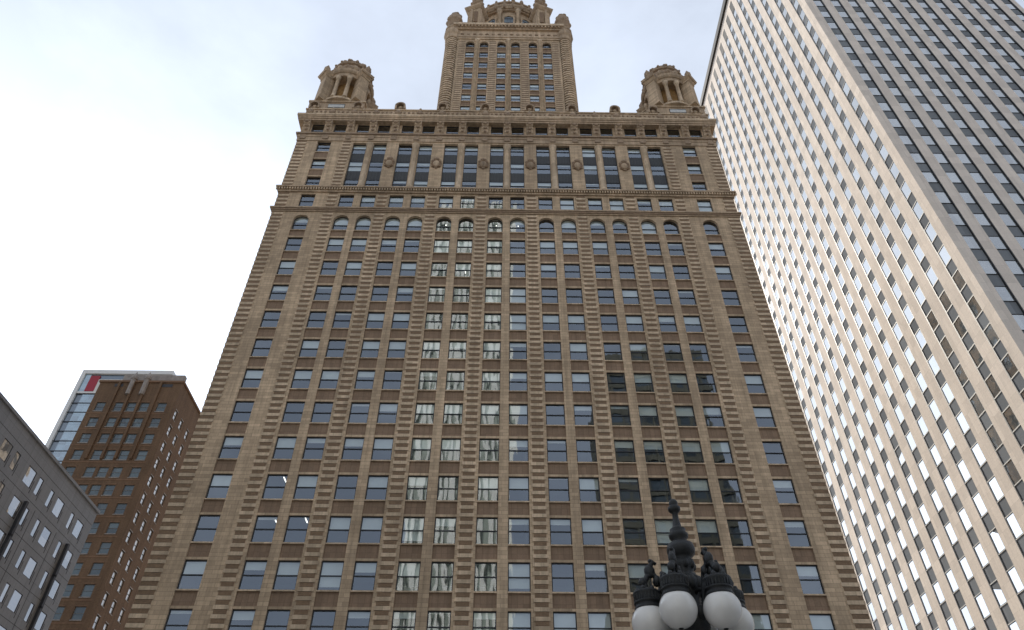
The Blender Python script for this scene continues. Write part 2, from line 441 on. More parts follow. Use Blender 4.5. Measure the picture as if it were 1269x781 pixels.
# -- course of small windows 61.17 .. 64.3
ops = [(X0+c-.78, X0+c+.78, 61.75, 63.85) for c in colc]+[(X0+a, X0+b, 61.3, 64.1) for a, b in strips]
w.wall(X0-HW, X0+HW, 61.0, 64.2, 50, .45, ops, MT['stone'])
for c in colc:
    kk, aa = wkey(1.56, 2.1); WS.add(kk, aa, (X0+c, 50.24, 61.75), 0)
# -- colonnade storey 64.3 .. 74.1
pairs = [5.44*k for k in range(-3, 4)]
estr = [(-HW, -23.8), (-19.62, -18.52), (18.52, 19.62), (23.8, HW)]
ops = [(X0+p-2.0, X0+p+2.0, 65.3, 73.75) for p in pairs]+[(X0+a, X0+b, 64.9, 74.0) for a, b in estr]+[(X0+c-.8, X0+c+.8, 65.2, 73.95) for c in (-21.75, 21.75)]
w.wall(X0-HW, X0+HW, 64.2, 74.1, 50, .45, ops, MT['stone'])
for c in (-21.75, 21.75):
    for zt, zb in ((67.1, 70.5-2.05+.05), (70.5, 71.9), (73.95, 74.0)):
        if zb-zt > .2:
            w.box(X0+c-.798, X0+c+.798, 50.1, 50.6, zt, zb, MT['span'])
            w.box(X0+c-.798, X0+c+.798, 50.0, 50.1, zb-.12, zb, MT['rib']); w.box(X0+c-.798, X0+c+.798, 50.04, 50.1, zt, zt+.18, MT['stone'])
    for zb, zt in ((65.3, 67.1), (68.5, 70.5), (71.9, 73.95)):
        kk, aa = wkey(1.6, round(zt-zb, 2)); WS.add(kk, aa, (X0+c, 50.28, zb), 0)
for p in pairs:
    for zt, zb in ((66.95, 68.45), (70.4, 71.85)):
        w.box(X0+p-1.998, X0+p+1.998, 50.30, 50.44, zt, zb, MT['bronze'])
        for i in range(12):
            xx = X0+p-1.9+i*.345
            w.box(xx, xx+.10, 50.26, 50.30, zt+.12, zb-.12, MT['mull'])
    for s_ in (-1, 1):
        for zb, zt in ((65.3, 66.95), (68.45, 70.4), (71.85, 73.75)):
            kk, aa = wkey(1.62, round(zt-zb, 2), rail=.5); WS.add(kk, aa, (X0+p+s_*1.19, 50.34, zb), 0)
w.build('wall', B)
# -- banded piers: dark vermiculated blocks between proud light courses
def quoin(a, b, z0, z1, zoff=0, yb=50.0, ins=.10, parent=B, pitch=.6291, edge=0, tr=None, nm='banded_pier'):
    q = MB(tr); z = z0
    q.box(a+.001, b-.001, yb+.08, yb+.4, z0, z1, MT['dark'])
    n = int((z1-z0)/pitch+.5); ph = (z1-z0)/n
    for i in range(n):
        za = z0+i*ph
        q.box(a-(.03 if edge < 0 else 0), b+(.03 if edge > 0 else 0), yb-.055, yb+.08, za, za+ph*.46, MT['rib'])
        l = a+(0 if edge < 0 else ins); r = b-(0 if edge > 0 else ins)
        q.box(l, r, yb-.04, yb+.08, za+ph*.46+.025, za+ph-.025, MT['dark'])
        q.box(a+.001, l, yb, yb+.08, za+ph*.5, za+ph, MT['stone']) if l > a+.01 else None
        q.box(r, b-.001, yb, yb+.08, za+ph*.5, za+ph, MT['stone']) if r < b-.01 else None
    return q.build(nm, parent)
for a, b in strips:
    e = -1 if a <= -HW else (1 if b >= HW else 0)
    q = quoin(X0+a, X0+b, 9.2, 60.95, edge=e)
    quoin(X0+a, X0+b, 61.38, 64.1, edge=e)
for a, b in estr:
    quoin(X0+a, X0+b, 64.95, 74.0, edge=-1 if a <= -HW else (1 if b >= HW else 0))
# -- horizontal mouldings wrap round the corners
def ring(mb, hw, y0, depth, z0, z1, m, x0=X0, back=None):
    """a band projecting in front of the faces y=y0 and x=x0±hw"""
    yb = back if back is not None else 50+YD
    mb.box(x0-hw-depth, x0+hw+depth, y0-depth, y0-.002, z0, z1, m)
    mb.box(x0-hw-depth, x0-hw+.002, y0-.002, yb, z0, z1, m); mb.box(x0+hw-.002, x0+hw+depth, y0-.002, yb, z0, z1, m)
c = MB()
ring(c, HW, 50, .30, 61.18, 61.38, MT['trim']); ring(c, HW, 50, .20, 60.98, 61.18, MT['orn']); ring(c, HW, 50, .10, 60.8, 60.98, MT['trim'])
c.build('string_course', B)
c = MB()
ring(c, HW, 50, .40, 64.70, 64.92, MT['trim']); ring(c, HW, 50, .12, 64.36, 64.70, MT['orn']); ring(c, HW, 50, .16, 64.12, 64.36, MT['trim'])
x = X0-HW-.35
while x < X0+HW+.3:
    c.box(x, x+.15, 49.67, 49.88, 64.38, 64.69, MT['rib']); x += .29
c.build('string_course', B)
c = MB()                                       # architrave under the attic
ring(c, HW, 50, .10, 74.0, 74.7, MT['trim']); ring(c, HW, 50, .16, 74.7, 75.15, MT['trim']); ring(c, HW, 50, .34, 75.15, 75.40, MT['orn'])
for k in range(-9, 10):
    c.box(X0+2.72*k-.35, X0+2.72*k+.35, 49.78, 49.84, 74.25, 75.12, MT['orn'])
c.build('architrave', B)
c = MB()                                       # attic wall with windows
acol = [-21.75-1.36, -21.75+1.36]+[x for k in range(-3, 4) for x in (5.44*k-1.26, 5.44*k+1.26)]+[21.75-1.36, 21.75+1.36]
c.wall(X0-HW, X0+HW, 75.3, 77.95, 50.02, .5, [(X0+a-.74, X0+a+.74, 75.5, 77.7) for a in acol], MT['stone'])
c.build('wall', B)
for a in acol:
    kk, aa = wkey(1.48, 2.2, bl=0, rail=.35); WS.add(kk, aa, (X0+a, 50.24, 75.5), 0)
def bracket_mesh(wd):
    b = MB(); h = wd/2
    b.prism([(50.0, 77.72), (49.36, 77.72), (49.33, 77.4), (49.42, 77.1), (49.6, 76.95), (49.62, 76.7), (49.75, 76.5), (49.8, 76.1), (50.0, 75.75)], 0, -h, h, MT['trim'])
    b.ball((0, 49.38, 77.35), .24, MT['orn'], 10, (1.2, .7, 1.0)); b.ball((0, 49.62, 76.75), .2, MT['orn'], 10, (1.3, .7, 1.0))
    b.ball((-h*.62, 49.36, 77.42), .15, MT['orn'], 8); b.ball((h*.62, 49.36, 77.42), .15, MT['orn'], 8)
    b.ball((0, 49.74, 76.2), .15, MT['orn'], 8, (1.2, .8, 1.5))
    return b
bx = [X0+2.72*k for k in range(-6, 7)]+[X0+s_*(21.75) for s_ in (-1, 1)]+[X0+s_*19.05 for s_ in (-1, 1)]+[X0+s_*24.4 for s_ in (-1, 1)]
bx = [x for x in bx if abs(abs(x-X0)-16.32) > .01]+[X0-16.32, X0+16.32]
proto_b = None
for i, x in enumerate(bx):
    if proto_b is None:
        m_ = bracket_mesh(.84); m_.v = [(v[0]+X0, v[1], v[2]) for v in m_.v]; proto_b = m_.build('bracket', B); proto_b.location.x = x-X0
    else:
        o = proto_b.copy(); COL.objects.link(o); o.parent = B; o.location.x = x-X0
        o.scale.x = 1.0
c = MB()                                       # main cornice
ring(c, HW, 50, .70, 78.32, 78.55, MT['trim']); ring(c, HW, 50, .62, 78.0, 78.32, MT['trim']); ring(c, HW, 50, .52, 77.72, 78.0, MT['trim']); ring(c, HW, 50, .76, 78.55, 78.9, MT['rib'])
c.box(X0-HW, X0+HW, 49.99, 52, 77.95, 78.9, MT['trim'])
c.build('cornice', B)
c = MB()                                       # pierced parapet with roundels
c.box(X0-HW+.02, X0+HW-.02, 49.62, 50.2, 78.9, 80.2, MT['trim']); c.box(X0-HW-.1, X0+HW+.1, 49.5, 50.3, 80.2, 80.42, MT['rib'])
c.box(X0-HW-.1, X0+HW+.1, 49.52, 49.62, 78.9, 79.35, MT['trim'])
x = X0-HW+.25
while x < X0+HW-.2:
    c.ball((x, 49.6, 79.75), .2, MT['orn'], 8, (.8, .5, 1)); x += .545
for k in range(-9, 10):
    c.ball((X0+2.72*k, 49.58, 79.8), .40, MT['orn'], 10, (1, .35, 1)); c.ball((X0+2.72*k, 49.6, 80.5), .16, MT['orn'], 8)
for s_ in (-1, 1):
    c.box(X0+s_*HW-.25, X0+s_*HW+.25, 50.2, 50+YD, 78.9, 80.42, MT['trim'])
c.build('parapet', B)
def acro():
    b = MB(); yc = 49.62; n = 12
    A = [(math.cos(math.pi*i/n), math.sin(math.pi*i/n)) for i in range(n+1)]
    for r0, r1, ya, yb_, m in ((.46, .66, yc-.30, yc+.6, MT['orn']), (0, .46, yc+.12, yc+.55, MT['orn'])):
        for (ca, sa), (cb, sb) in zip(A[:-1], A[1:]):
            b.prism([(r0*ca, 81.05+r0*sa*1.15), (r1*ca, 81.05+r1*sa*1.15), (r1*cb, 81.05+r1*sb*1.15), (r0*cb, 81.05+r0*sb*1.15)], 1, ya, yb_, m)
    for s_ in (-1, 1): b.box(s_*.56-.10, s_*.56+.10, yc-.28, yc+.6, 80.4, 81.05, MT['trim'])
    b.box(-.46, .46, yc+.12, yc+.55, 80.4, 81.05, MT['orn']); b.ball((0, yc+.05, 80.95), .30, MT['trim'], 10, (1, .6, 1.1))
    return b
pa = None
for x in (-24.2, -18.75, -13.45, -8.15, -2.8, 2.78, 8.1, 13.5, 18.35, 23.7):
    if pa is None:
        m_ = acro(); m_.v = [(v[0]+X0, v[1], v[2]) for v in m_.v]; pa = m_.build('acroterion', B); pa.location.x = x
    else:
        o = pa.copy(); COL.objects.link(o); o.parent = B; o.location.x = x
# colonnettes and cartouches
pc = None
for p in pairs:
    if pc is None:
        m_ = MB(); m_.lathe(X0, 50.16, [(64.92, .42), (65.5, .42), (65.6, .33), (72.6, .30), (72.7, .36), (73.0, .34), (73.4, .46), (73.55, .48)], MT['rib'], 14)
        m_.box(X0-.4, X0+.4, 50.2, 50.44, 65.3, 73.75, MT['stone']); pc = m_.build('colonnette', B); pc.location.x = p
    else:
        o = pc.copy(); COL.objects.link(o); o.parent = B; o.location.x = p
pc = None
for k in range(-3, 3):
    x = 5.44*k+2.72
    if pc is None:
        m_ = MB(); cc = (X0, 49.93, 69.65)
        m_.ball(cc, .48, MT['trim'], 14, (.9, .5, 1.25))
        ringp = [(cc[0]+.47*math.cos(a*.5236), 49.93, cc[2]+.62*math.sin(a*.5236)) for a in range(13)]
        m_.tube(ringp, .15, MT['dark'], 8)
        m_.ball((X0, 49.85, 70.5), .30, MT['orn'], 8, (1.4, .7, 1)); m_.ball((X0-.42, 49.92, 70.15), .18, MT['orn'], 8); m_.ball((X0+.42, 49.92, 70.15), .18, MT['orn'], 8)
        m_.ball((X0, 49.9, 68.95), .2, MT['orn'], 8, (1.3, .7, 1)); m_.ball((X0-.45, 49.93, 69.25), .15, MT['orn'], 8); m_.ball((X0+.45, 49.93, 69.25), .15, MT['orn'], 8)
        m_.ball((X0, 49.9, 70.75), .1, MT['orn'], 8)
        pc = m_.build('cartouche', B); pc.location.x = x
    else:
        o = pc.copy(); COL.objects.link(o); o.parent = B; o.location.x = x
# -- base of the block, flanks, roof, interior
c = MB()
ops = [(X0+c_-2.1, X0+c_+2.1, GZ+.6, 6.6) for c_ in pairs]+[(X0+s_*21.75-1.4, X0+s_*21.75+1.4, GZ+.6, 6.6) for s_ in (-1, 1)]
c.wall(X0-HW-.1, X0+HW+.1, GZ, 8.4, 49.85, .7, ops, MT['stone'])
for u0, u1, z0, z1 in ops:
    c.quad((u0, 50.4, z0), (u1, 50.4, z0), (u1, 50.4, z1), (u0, 50.4, z1), MT['bglass'])
    c.box(u0, u1, 50.3, 50.42, 3.2, 3.5, MT['bronze']); c.box((u0+u1)/2-.06, (u0+u1)/2+.06, 50.32, 50.42, z0, 3.2, MT['bronze'])
c.box(X0-HW-.4, X0+HW+.4, 49.5, 50.0, 8.4, 9.0, MT['trim'])
for s_, tr in ((-1, face_left(X0-HW)), (1, face_right(X0+HW))):
    f = MB(tr); n = 12; ps = YD/n
    cols = [50+ps*(i+.5) for i in range(n)]
    f.wall(50.0, 50+YD, GZ, 78.9, 0, .35, [(q-.8, q+.8, t-2.14, t) for q in cols for t in rows+[60.24, 63.85, 67.1, 70.5, 73.9]], MT['stone'])
    for q in cols:
        f.box(q+.9, q+1.9, -.05, .02, 9, 61, MT['span']) if int(q) % 2 else None
    f.build('wall', B)
    for q in cols:
        for t in rows+[60.24, 63.85, 67.1, 70.5, 73.9]:
            kk, aa = wkey(1.6, 2.14, bl=0, pm='bglass'); WS.add(kk, aa, tr(q, .3, t-2.14), -math.pi/2 if s_ < 0 else math.pi/2)
c.box(X0-HW+.1, X0+HW-.1, 50.3, 50+YD, 78.5, 78.95, MT['roofcap'])
c.quad((X0-HW, 50+YD, GZ), (X0+HW, 50+YD, GZ), (X0+HW, 50+YD, 79), (X0-HW, 50+YD, 79), MT['stone'])
c.build('plinth', B)
c = MB()
c.quad((X0-HW+.4, 55.5, GZ), (X0+HW-.4, 55.5, GZ), (X0+HW-.4, 55.5, 78), (X0-HW+.4, 55.5, 78), MT['room'])
zs_ = [t+.42 for t in rows]+[60.95, 64.4, 68.0, 71.4, 74.9, 78.0]
for z in zs_: c.box(X0-HW+.4, X0+HW-.4, 50.98, 55.5, z, z+.3, MT['room'])
x = -20.0
while x < 22: c.box(X0+x-.06, X0+x+.06, 50.97, 55.5, 5, 78, MT['room']); x += 5.44*.5*2
c.build('interior', B)
c = MB()
litw = [(colc[1], rows[8]), (colc[2], rows[8]), (colc[2], rows[9]), (colc[4], rows[9]), (colc[1], rows[9]), (colc[6], rows[1]), (colc[2], rows[10])]
for cx, t in litw:
    q = X0+cx-.1
    c.box(q+.2, q+.26, 51.2, 52.0, t+.36, t+.41, MT['lampw'])
for cx in (colc[5], colc[7], colc[8]): c.ball((X0+cx+.1, 51.2, 60.3), .06, MT['lampw'], 8)
c.build('ceiling_light', B)

# -- set-back central tower
TY, TX, TH = 61.65, .13, 11.3
t = MB(); tw = [-6.72, -4.28, -1.22, 1.22, 4.28, 6.72]
trow = [118.9-3.47*k for k in range(0, 12)]
ts = [(-8.7, -7.62), (-3.36, -2.14), (2.14, 3.36), (7.62, 8.7)]
ops = [(TX+a-.76, TX+a+.76, 80.5, 122.6) for a in tw]+[(TX+a, TX+b, 79.5, 122.6) for a, b in ts]
t.wall(TX-9.0, TX+9.0, 78.8, 124.2, TY, .45, ops, MT['stone'])
for a in tw:
    u0, u1 = TX+a-.76, TX+a+.76
    t.arch(u0, u1, 122.6, TX+a, .759, 121.75, TY+.02, .42, MT['stone'])
    for zb, zt in zip([120.4]+[q-2.1 for q in trow], trow+[80.4]):
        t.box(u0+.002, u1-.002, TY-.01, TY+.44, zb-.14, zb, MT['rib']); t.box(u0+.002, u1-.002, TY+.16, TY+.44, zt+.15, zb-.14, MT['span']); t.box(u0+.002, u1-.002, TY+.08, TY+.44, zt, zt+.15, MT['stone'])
    kk, aa = wkey(1.52, 2.1, 'arch', rail=.45, bl=0); WS.add(kk, aa, (TX+a, TY+.38, 120.4), 0)
    for q in trow:
        kk, aa = wkey(1.52, 2.1, rail=.52, bl=random.choice([0, .4, .5])); WS.add(kk, aa, (TX+a, TY+.24, q-2.1), 0)
for p in (-5.5, 0, 5.5):
    t.lathe(TX+p, TY+.02, [(80, .34), (122.4, .30), (122.5, .42), (123.0, .45)], MT['rib'], 10)
t.box(TX-TH+.3, TX-TH+.6, TY+1.2, TY+22.6, 78.8, 126, MT['stone']); t.box(TX+TH-.6, TX+TH-.3, TY+1.2, TY+22.6, 78.8, 126, MT['stone'])
t.box(TX-TH+.3, TX+TH-.3, TY+22.3, TY+22.6, 78.8, 126, MT['stone'])
t.box(TX-9.2, TX+9.2, TY+1.5, TY+22, 78.9, 126, MT['room'])
T = t.build('upper_tower', B)
for a, b in ts:
    o = quoin(TX+a, TX+b, 79.5, 122.5, yb=TY, parent=T, ins=.03, pitch=.63)
def turret(s_):
    q = MB(); cx = TX+s_*9.98; cy = TY+1.05; z = 79.0
    prof = []
    while z < 123.8:
        prof += [(z, 1.29), (z+.36, 1.29), (z+.37, 1.12), (z+.69, 1.12)]; z += .70
    for (a, b) in zip(prof[:-1], prof[1:]): pass
    q.lathe(cx, cy, prof, MT['rib'], 18, False)
    zz = 79.0
    while zz < 123.8: q.lathe(cx, cy, [(zz+.38, 1.13), (zz+.68, 1.13)], MT['dark'], 18, False); zz += .70
    for zz_ in range(0, 11): q.ball((cx+s_*(-.35), cy-1.2, 84+3.6*zz_), .24, MT['orn'], 8, (1, .5, 1.2))
    q.lathe(cx, cy, [(123.8, 1.3), (124.0, 1.42), (124.3, 1.38), (125.0, 1.4), (125.4, 1.62), (125.9, 1.72), (126.3, 1.55), (127.2, 1.5), (127.3, 1.62), (127.8, 1.62), (127.85, 1.3)], MT['trim'], 12, False)
    q.lathe(cx, cy, [(127.8, 1.3), (130.0, 1.15), (130.4, 1.4), (131.4, 1.5), (132.6, 1.35), (134.0, 1.0), (135.0, .55), (135.7, .15)], MT['orn'], 12)
    for i in range(8):
        a = i*math.pi/4; q.ball((cx+1.15*math.cos(a), cy+1.15*math.sin(a), 131.2), .52, MT['orn'], 8, (1, 1, 1.3)); q.ball((cx+.9*math.cos(a+.39), cy+.9*math.sin(a+.39), 133.4), .42, MT['orn'], 8)
    # clipped corner behind the turret
    q.prism([(cx-s_*1.2, TY+.3), (cx+s_*.9, TY+1.0), (TX+s_*TH, TY+2.0), (TX+s_*TH, TY+4), (cx-s_*1.2, TY+4)], 2, 78.9, 125.6, MT['stone'])
    q.build('turret', T)
turret(-1); turret(1)
c = MB()
ring(c, 9.0, TY, .18, 123.2, 123.5, MT['rib'], TX, TY+1); ring(c, 9.0, TY, .12, 124.0, 124.3, MT['trim'], TX, TY+1)
c.box(TX-9.0, TX+9.0, TY+.02, TY+1.2, 124.2, 126.6, MT['trim'])
for i in range(16): c.ball((TX-8.3+i*1.107, TY, 125.2), .33, MT['orn'] if i % 2 else MT['dark'], 8, (1.1, .35, .8))
c.box(TX-9.9, TX+9.9, TY-.35, TY+1.2, 126.6, 127.0, MT['trim']); c.box(TX-10, TX+10, TY-.75, TY+1.2, 127.5, 128.2, MT['rib'])
c.box(TX-9.9, TX+9.9, TY-.45, TY+1.2, 127.0, 127.5, MT['orn'])
x = TX-9.1
while x < TX+9.1: c.box(x, x+.26, TY-.68, TY-.45, 127.02, 127.48, MT['trim']); x += .6
c.box(TX-9, TX+9, TY-.2, TY+.5, 128.2, 128.9, MT['orn'])
for s_ in (-1, 1):
    c.box(TX+s_*(TH-.1)-.4, TX+s_*(TH-.1)+.4, TY+2.5, TY+22.6, 126, 128.2, MT['trim'])
c.box(TX-TH, TX+TH, TY+1, TY+22.6, 127.6, 128.0, MT['roofcap'])
c.build('cornice', T)
def kiosk(s_):
    q = MB(); cx = TX+s_*6.25; cy = 64.6
    for r0, z0, z1, m in ((1.5, 128, 139.2, MT['stone']),):
        q.lathe(cx, cy, [(z0, r0*1.2), (z1, r0*1.2)], m, 4, False, math.pi/4+.35*s_)
    for dx in (-.85, .85): q.box(cx+dx-.2, cx+dx+.2, cy-1.5, cy-1.1, 129, 138.4, MT['trim'])
    q.box(cx-.35, cx+.35, cy-1.62, cy-1.4, 133, 137.2, MT['dark'])
    q.lathe(cx, cy, [(138.8, 1.9), (139.3, 2.55), (139.7, 2.65), (143.0, .45), (143.3, .4)], MT['trim'], 4, False, math.pi/4+.35*s_)
    q.lathe(cx, cy, [(142.6, .6), (143.2, 1.05), (143.8, 1.2), (144.3, .8), (144.8, .8), (145.4, 1.15), (146.3, .95), (147.4, .2)], MT['orn'], 10)
    for i in range(6): q.ball((cx+1.0*math.cos(i*1.05), cy+1.0*math.sin(i*1.05), 143.8), .4, MT['orn'], 8)
    q.build('kiosk', T)
kiosk(-1); kiosk(1)
DC = (TX, 74.0); DR = 8.3; nb = 14
d = MB()
d.lathe(*DC, [(128, DR-.35), (144.0, DR-.35)], MT['stone'], 40, False)
for i in range(nb):
    a = -math.pi/2+(i+.5)*2*math.pi/nb
    d.lathe(DC[0]+DR*math.cos(a), DC[1]+DR*math.sin(a), [(128, .42), (142.8, .38), (143.1, .55), (143.9, .6)], MT['rib'], 10)
    a = -math.pi/2+i*2*math.pi/nb
    tr = lambda u, dd, z, a=a: (DC[0]+(DR-.3-dd)*math.cos(a)-u*math.sin(a), DC[1]+(DR-.3-dd)*math.sin(a)+u*math.cos(a), z)
    e = MB(tr)
    n = 10; zs = 140.7; pts = [(1.05*math.cos(math.pi*j/n), zs+1.05*math.sin(math.pi*j/n)) for j in range(n+1)]
    e.tube([(1.0, -.05, 135)]+[(p[0], -.05, p[1]) for p in pts]+[(-1.0, -.05, 135)], .17, MT['rib'], 6, False)
    poly = [(.88, -.04, 135)]+[(p[0]*.86, -.04, zs+(p[1]-zs)*.86) for p in pts]+[(-.88, -.04, 135)]
    e.add(poly, [tuple(range(len(poly)))], MT['bglass'])
    for u in (-.3, .3): e.box(u-.03, u+.03, -.09, -.045, 135, 141.4, MT['frame'])
    for z in (135.5, 137.2, 138.9, 140.6): e.box(-.86, .86, -.10, -.045, z-.05, z+.05, MT['frame'])
    b0 = len(d.v); d.v += e.v
    for f, mi in zip(e.f, e.mi): d.f.append([q+b0 for q in f]); d.mi.append(d.mat(e.ms[mi])); d.sm.append(False)
d.lathe(*DC, [(143.7, DR+.1), (144.0, DR+.15), (144.05, DR+.4), (144.4, DR+.5), (144.7, DR+.7), (145.1, DR+.75), (145.15, DR-.1), (147.2, DR-.2), (147.3, DR+.15), (147.7, DR+.15), (147.75, DR-.6)], MT['trim'], 40, False)
for i in range(30):
    a = i*math.pi/15; d.ball((DC[0]+(DR+.55)*math.cos(a), DC[1]+(DR+.55)*math.sin(a), 144.25), .24, MT['orn'], 6)
    d.ball((DC[0]+(DR+.0)*math.cos(a), DC[1]+(DR+.0)*math.sin(a), 146.1), .5, MT['orn'], 8, (1, 1, 1.4))
    d.ball((DC[0]+DR*math.cos(a), DC[1]+DR*math.sin(a), 148.0), .38, MT['orn'], 8, (1, 1, 1 if i % 3 else 2.0))
DR_ = d.build('drum', T)
d = MB()
d.lathe(*DC, [(147.0, 7.4), (150, 7.1), (153, 6.1), (155.2, 4.6), (156.6, 2.8), (157.2, 1.4), (157.3, 1.2), (161, 1.1), (161.3, 1.4), (163, .4), (166, .1)], MT['orn'], 24)
for i in range(12):
    a = i*math.pi/6; d.tube([(DC[0]+r*math.cos(a), DC[1]+r*math.sin(a), z) for z, r in ((147.5, 7.45), (150, 7.15), (153, 6.15), (155.2, 4.65), (156.6, 2.8))], .22, MT['rib'], 6)
d.build('dome', DR_)

# -- corner cupolas
def cupola(s_):
    cx = X0+s_*21.55; cy = 52.2; q = MB()
    q.box(cx-3.45, cx+3.45, 49.75, 56.6, 79.0, 82.1, MT['trim']); q.box(cx-3.6, cx+3.6, 49.6, 56.75, 82.1, 82.42, MT['rib'])
    q.box(cx-1.05, cx+1.05, 49.70, 49.76, 80.9, 81.75, MT['bronze']); q.box(cx-1.0, cx+1.0, 49.66, 49.70, 80.9, 81.55, MT['bframe'])
    base = q.build('cupola', B)
    q = MB(); q.lathe(cx, cy, [(82.42, 3.05), (82.9, 3.0), (83.0, 2.75)], MT['rib'], 28, False); q.lathe(cx, cy, [(82.9, 1.75), (88.0, 1.75)], MT['niche'], 16, False); q.build('core', base)
    for ax in (-1, 1):
        for ay in (-1, 1):
            px_, py_ = cx+ax*2.28, cy+ay*2.1; q = MB(); a0 = 0
            q.lathe(px_, py_, [(82.42, 1.10), (82.9, 1.10), (83.0, .94), (87.8, .90), (87.9, 1.05), (88.2, 1.0), (88.5, 1.3)], MT['stone'], 4, False, 0)
            q.lathe(px_+ax*.1, py_+ay*.1, [(88.5, 1.25), (88.8, 1.4), (88.95, 1.4), (89.7, .30)], MT['trim'], 4, False, 0)
            q.lathe(px_+ax*.45, py_+ay*.3, [(89.0, .35), (89.6, .32), (90.0, .46), (90.6, .42), (91.1, .2), (91.4, .1)], MT['orn'], 8)
            q.build('pier', base)
    for k in range(4):
        for off in (-.27, .27):
            a = k*math.pi/2+off-math.pi/2; q = MB(); r = 2.75
            q.lathe(cx+r*math.cos(a), cy+r*math.sin(a), [(82.9, .40), (83.2, .36), (83.3, .28), (87.2, .24), (87.25, .31), (87.5, .3), (87.9, .42)], MT['rib'], 12)
            q.build('column', base)
    q = MB(); q.lathe(cx, cy, [(87.9, 2.2), (87.9, 3.0), (88.6, 3.0), (88.65, 3.15), (88.9, 3.3), (89.3, 3.35), (89.35, 2.75)], MT['trim'], 32, False)
    q.build('entablature', base)
    q = MB(); prof = [(89.3, 2.65), (91.7, 2.5), (91.8, 2.75), (92.1, 2.8), (92.2, 2.5)]
    prof += [(92.2+2.5*math.sin(t_*math.pi/16), 2.5*math.cos(t_*math.pi/16)) for t_ in range(0, 8)]
    q.lathe(cx, cy, prof, MT['orn'], 28, False)
    rd = random.Random(3)
    for i in range(16):
        a = i*math.pi/8
        q.ball((cx+2.65*math.cos(a), cy+2.65*math.sin(a), 90.5), .46, MT['trim' if i % 2 else 'orn'], 8, (1, 1, 1.5 if i % 2 else 1))
        q.ball((cx+2.75*math.cos(a), cy+2.75*math.sin(a), 92.3), .22, MT['orn'], 8, (1, 1, 1.3))
        q.tube([(cx+2.56*math.cos(t_*math.pi/16)*math.cos(a), cy+2.56*math.cos(t_*math.pi/16)*math.sin(a), 92.2+2.55*math.sin(t_*math.pi/16)) for t_ in range(0, 8)], .13, MT['trim'], 5, False)
    for i in range(8):
        a = i*math.pi/4+.2
        q.ball((cx+2.5*math.cos(a), cy+2.5*math.sin(a), 90.2), .62, MT['orn'], 8, (1, 1, 1.1))
    q.ball((cx, cy, 94.6), .5, MT['orn'], 10)
    q.build('dome', base)
cupola(-1); cupola(1)
WS.finish(B)

# ================================================================== white marble tower on the right
RX, RY, RF = 46.9, 50.0, 3.765
RT = thing('marble_tower', (RX, RY, GZ), 'tall white marble office tower with narrow vertical window strips, beyond the side street', 'building')
gW = 34.06; lD = 66.0; ztop = 154.8
w = MB(); WR = WinSet()
gs = [RX+1.32+2.775*k for k in range(12)]     # left edge of each strip, front face
ops = [(a, a+1.44, 4, 152.6) for a in gs]
w.wall(RX, RX+gW, GZ, ztop, RY, .16, ops, MT['marble'], MT['mull'])
tl = face_left(RX)
ls = [51.35+3.09*k for k in range(21)]
wl = MB(tl); wl.wall(RY, RY+lD, GZ, ztop, 0, .08, [(a, a+1.44, 4, 152.6) for a in ls], MT['marble'], MT['mull'])
nfl = 40
for a in gs:
    w.box(a+1.33, a+1.439, RY-.02, RY+.16, 4, 152.6, MT['mull'])
    w.quad((a, RY+.159, 4), (a+1.44, RY+.159, 4), (a+1.44, RY+.159, 152.6), (a, RY+.159, 152.6), MT['rspan'])
for a in ls:
    wl.box(a+1.32, a+1.439, -.004, .08, 4, 152.6, MT['mull'])
    wl.quad((a, .06, 4), (a+1.44, .06, 4), (a+1.44, .06, 152.6), (a, .06, 152.6), MT['rspan'])
    wl.box(a, a+1.32, .01, .058, 149.2, 152.5, MT['roofcap'])
    for k in range(nfl):
        zt = 47.1+RF*(k-11)
        if 6 < zt < 149:
            wl.box(a, a+1.32, .0, .058, zt, zt+.07, MT['sill']); wl.box(a, a+1.32, .0, .058, zt-2.15, zt-2.08, MT['sill'])
for k in range(nfl):
    zt = 47.1+RF*(k-11)
    if not 6 < zt < 149: continue
    for a in gs:
        WR.add('w', (1.33, 2.08, 'thin', MT['mull'], MT['rglass'], None, 0, 0), (a+.665, RY+.12, zt-2.08), 0)
    for a in ls:
        WR.add('w', (1.33, 2.08, 'thin', MT['mull'], MT['rglass'], None, 0, 0), (RX+.052, a+.66, zt-2.08), -math.pi/2)
w.quad((RX+gW, RY, GZ), (RX+gW, RY+lD, GZ), (RX+gW, RY+lD, ztop), (RX+gW, RY, ztop), MT['marble'])
w.quad((RX, RY+lD, GZ), (RX+gW, RY+lD, GZ), (RX+gW, RY+lD, ztop), (RX, RY+lD, ztop), MT['marble'])
w.build('wall', RT); wl.build('wall', RT)
w = MB(); w.box(RX-.45, RX+gW+.4, RY-.4, RY+lD+.4, ztop, 156.5, MT['roofcap']); w.build('roof_edge', RT)
WR.finish(RT)

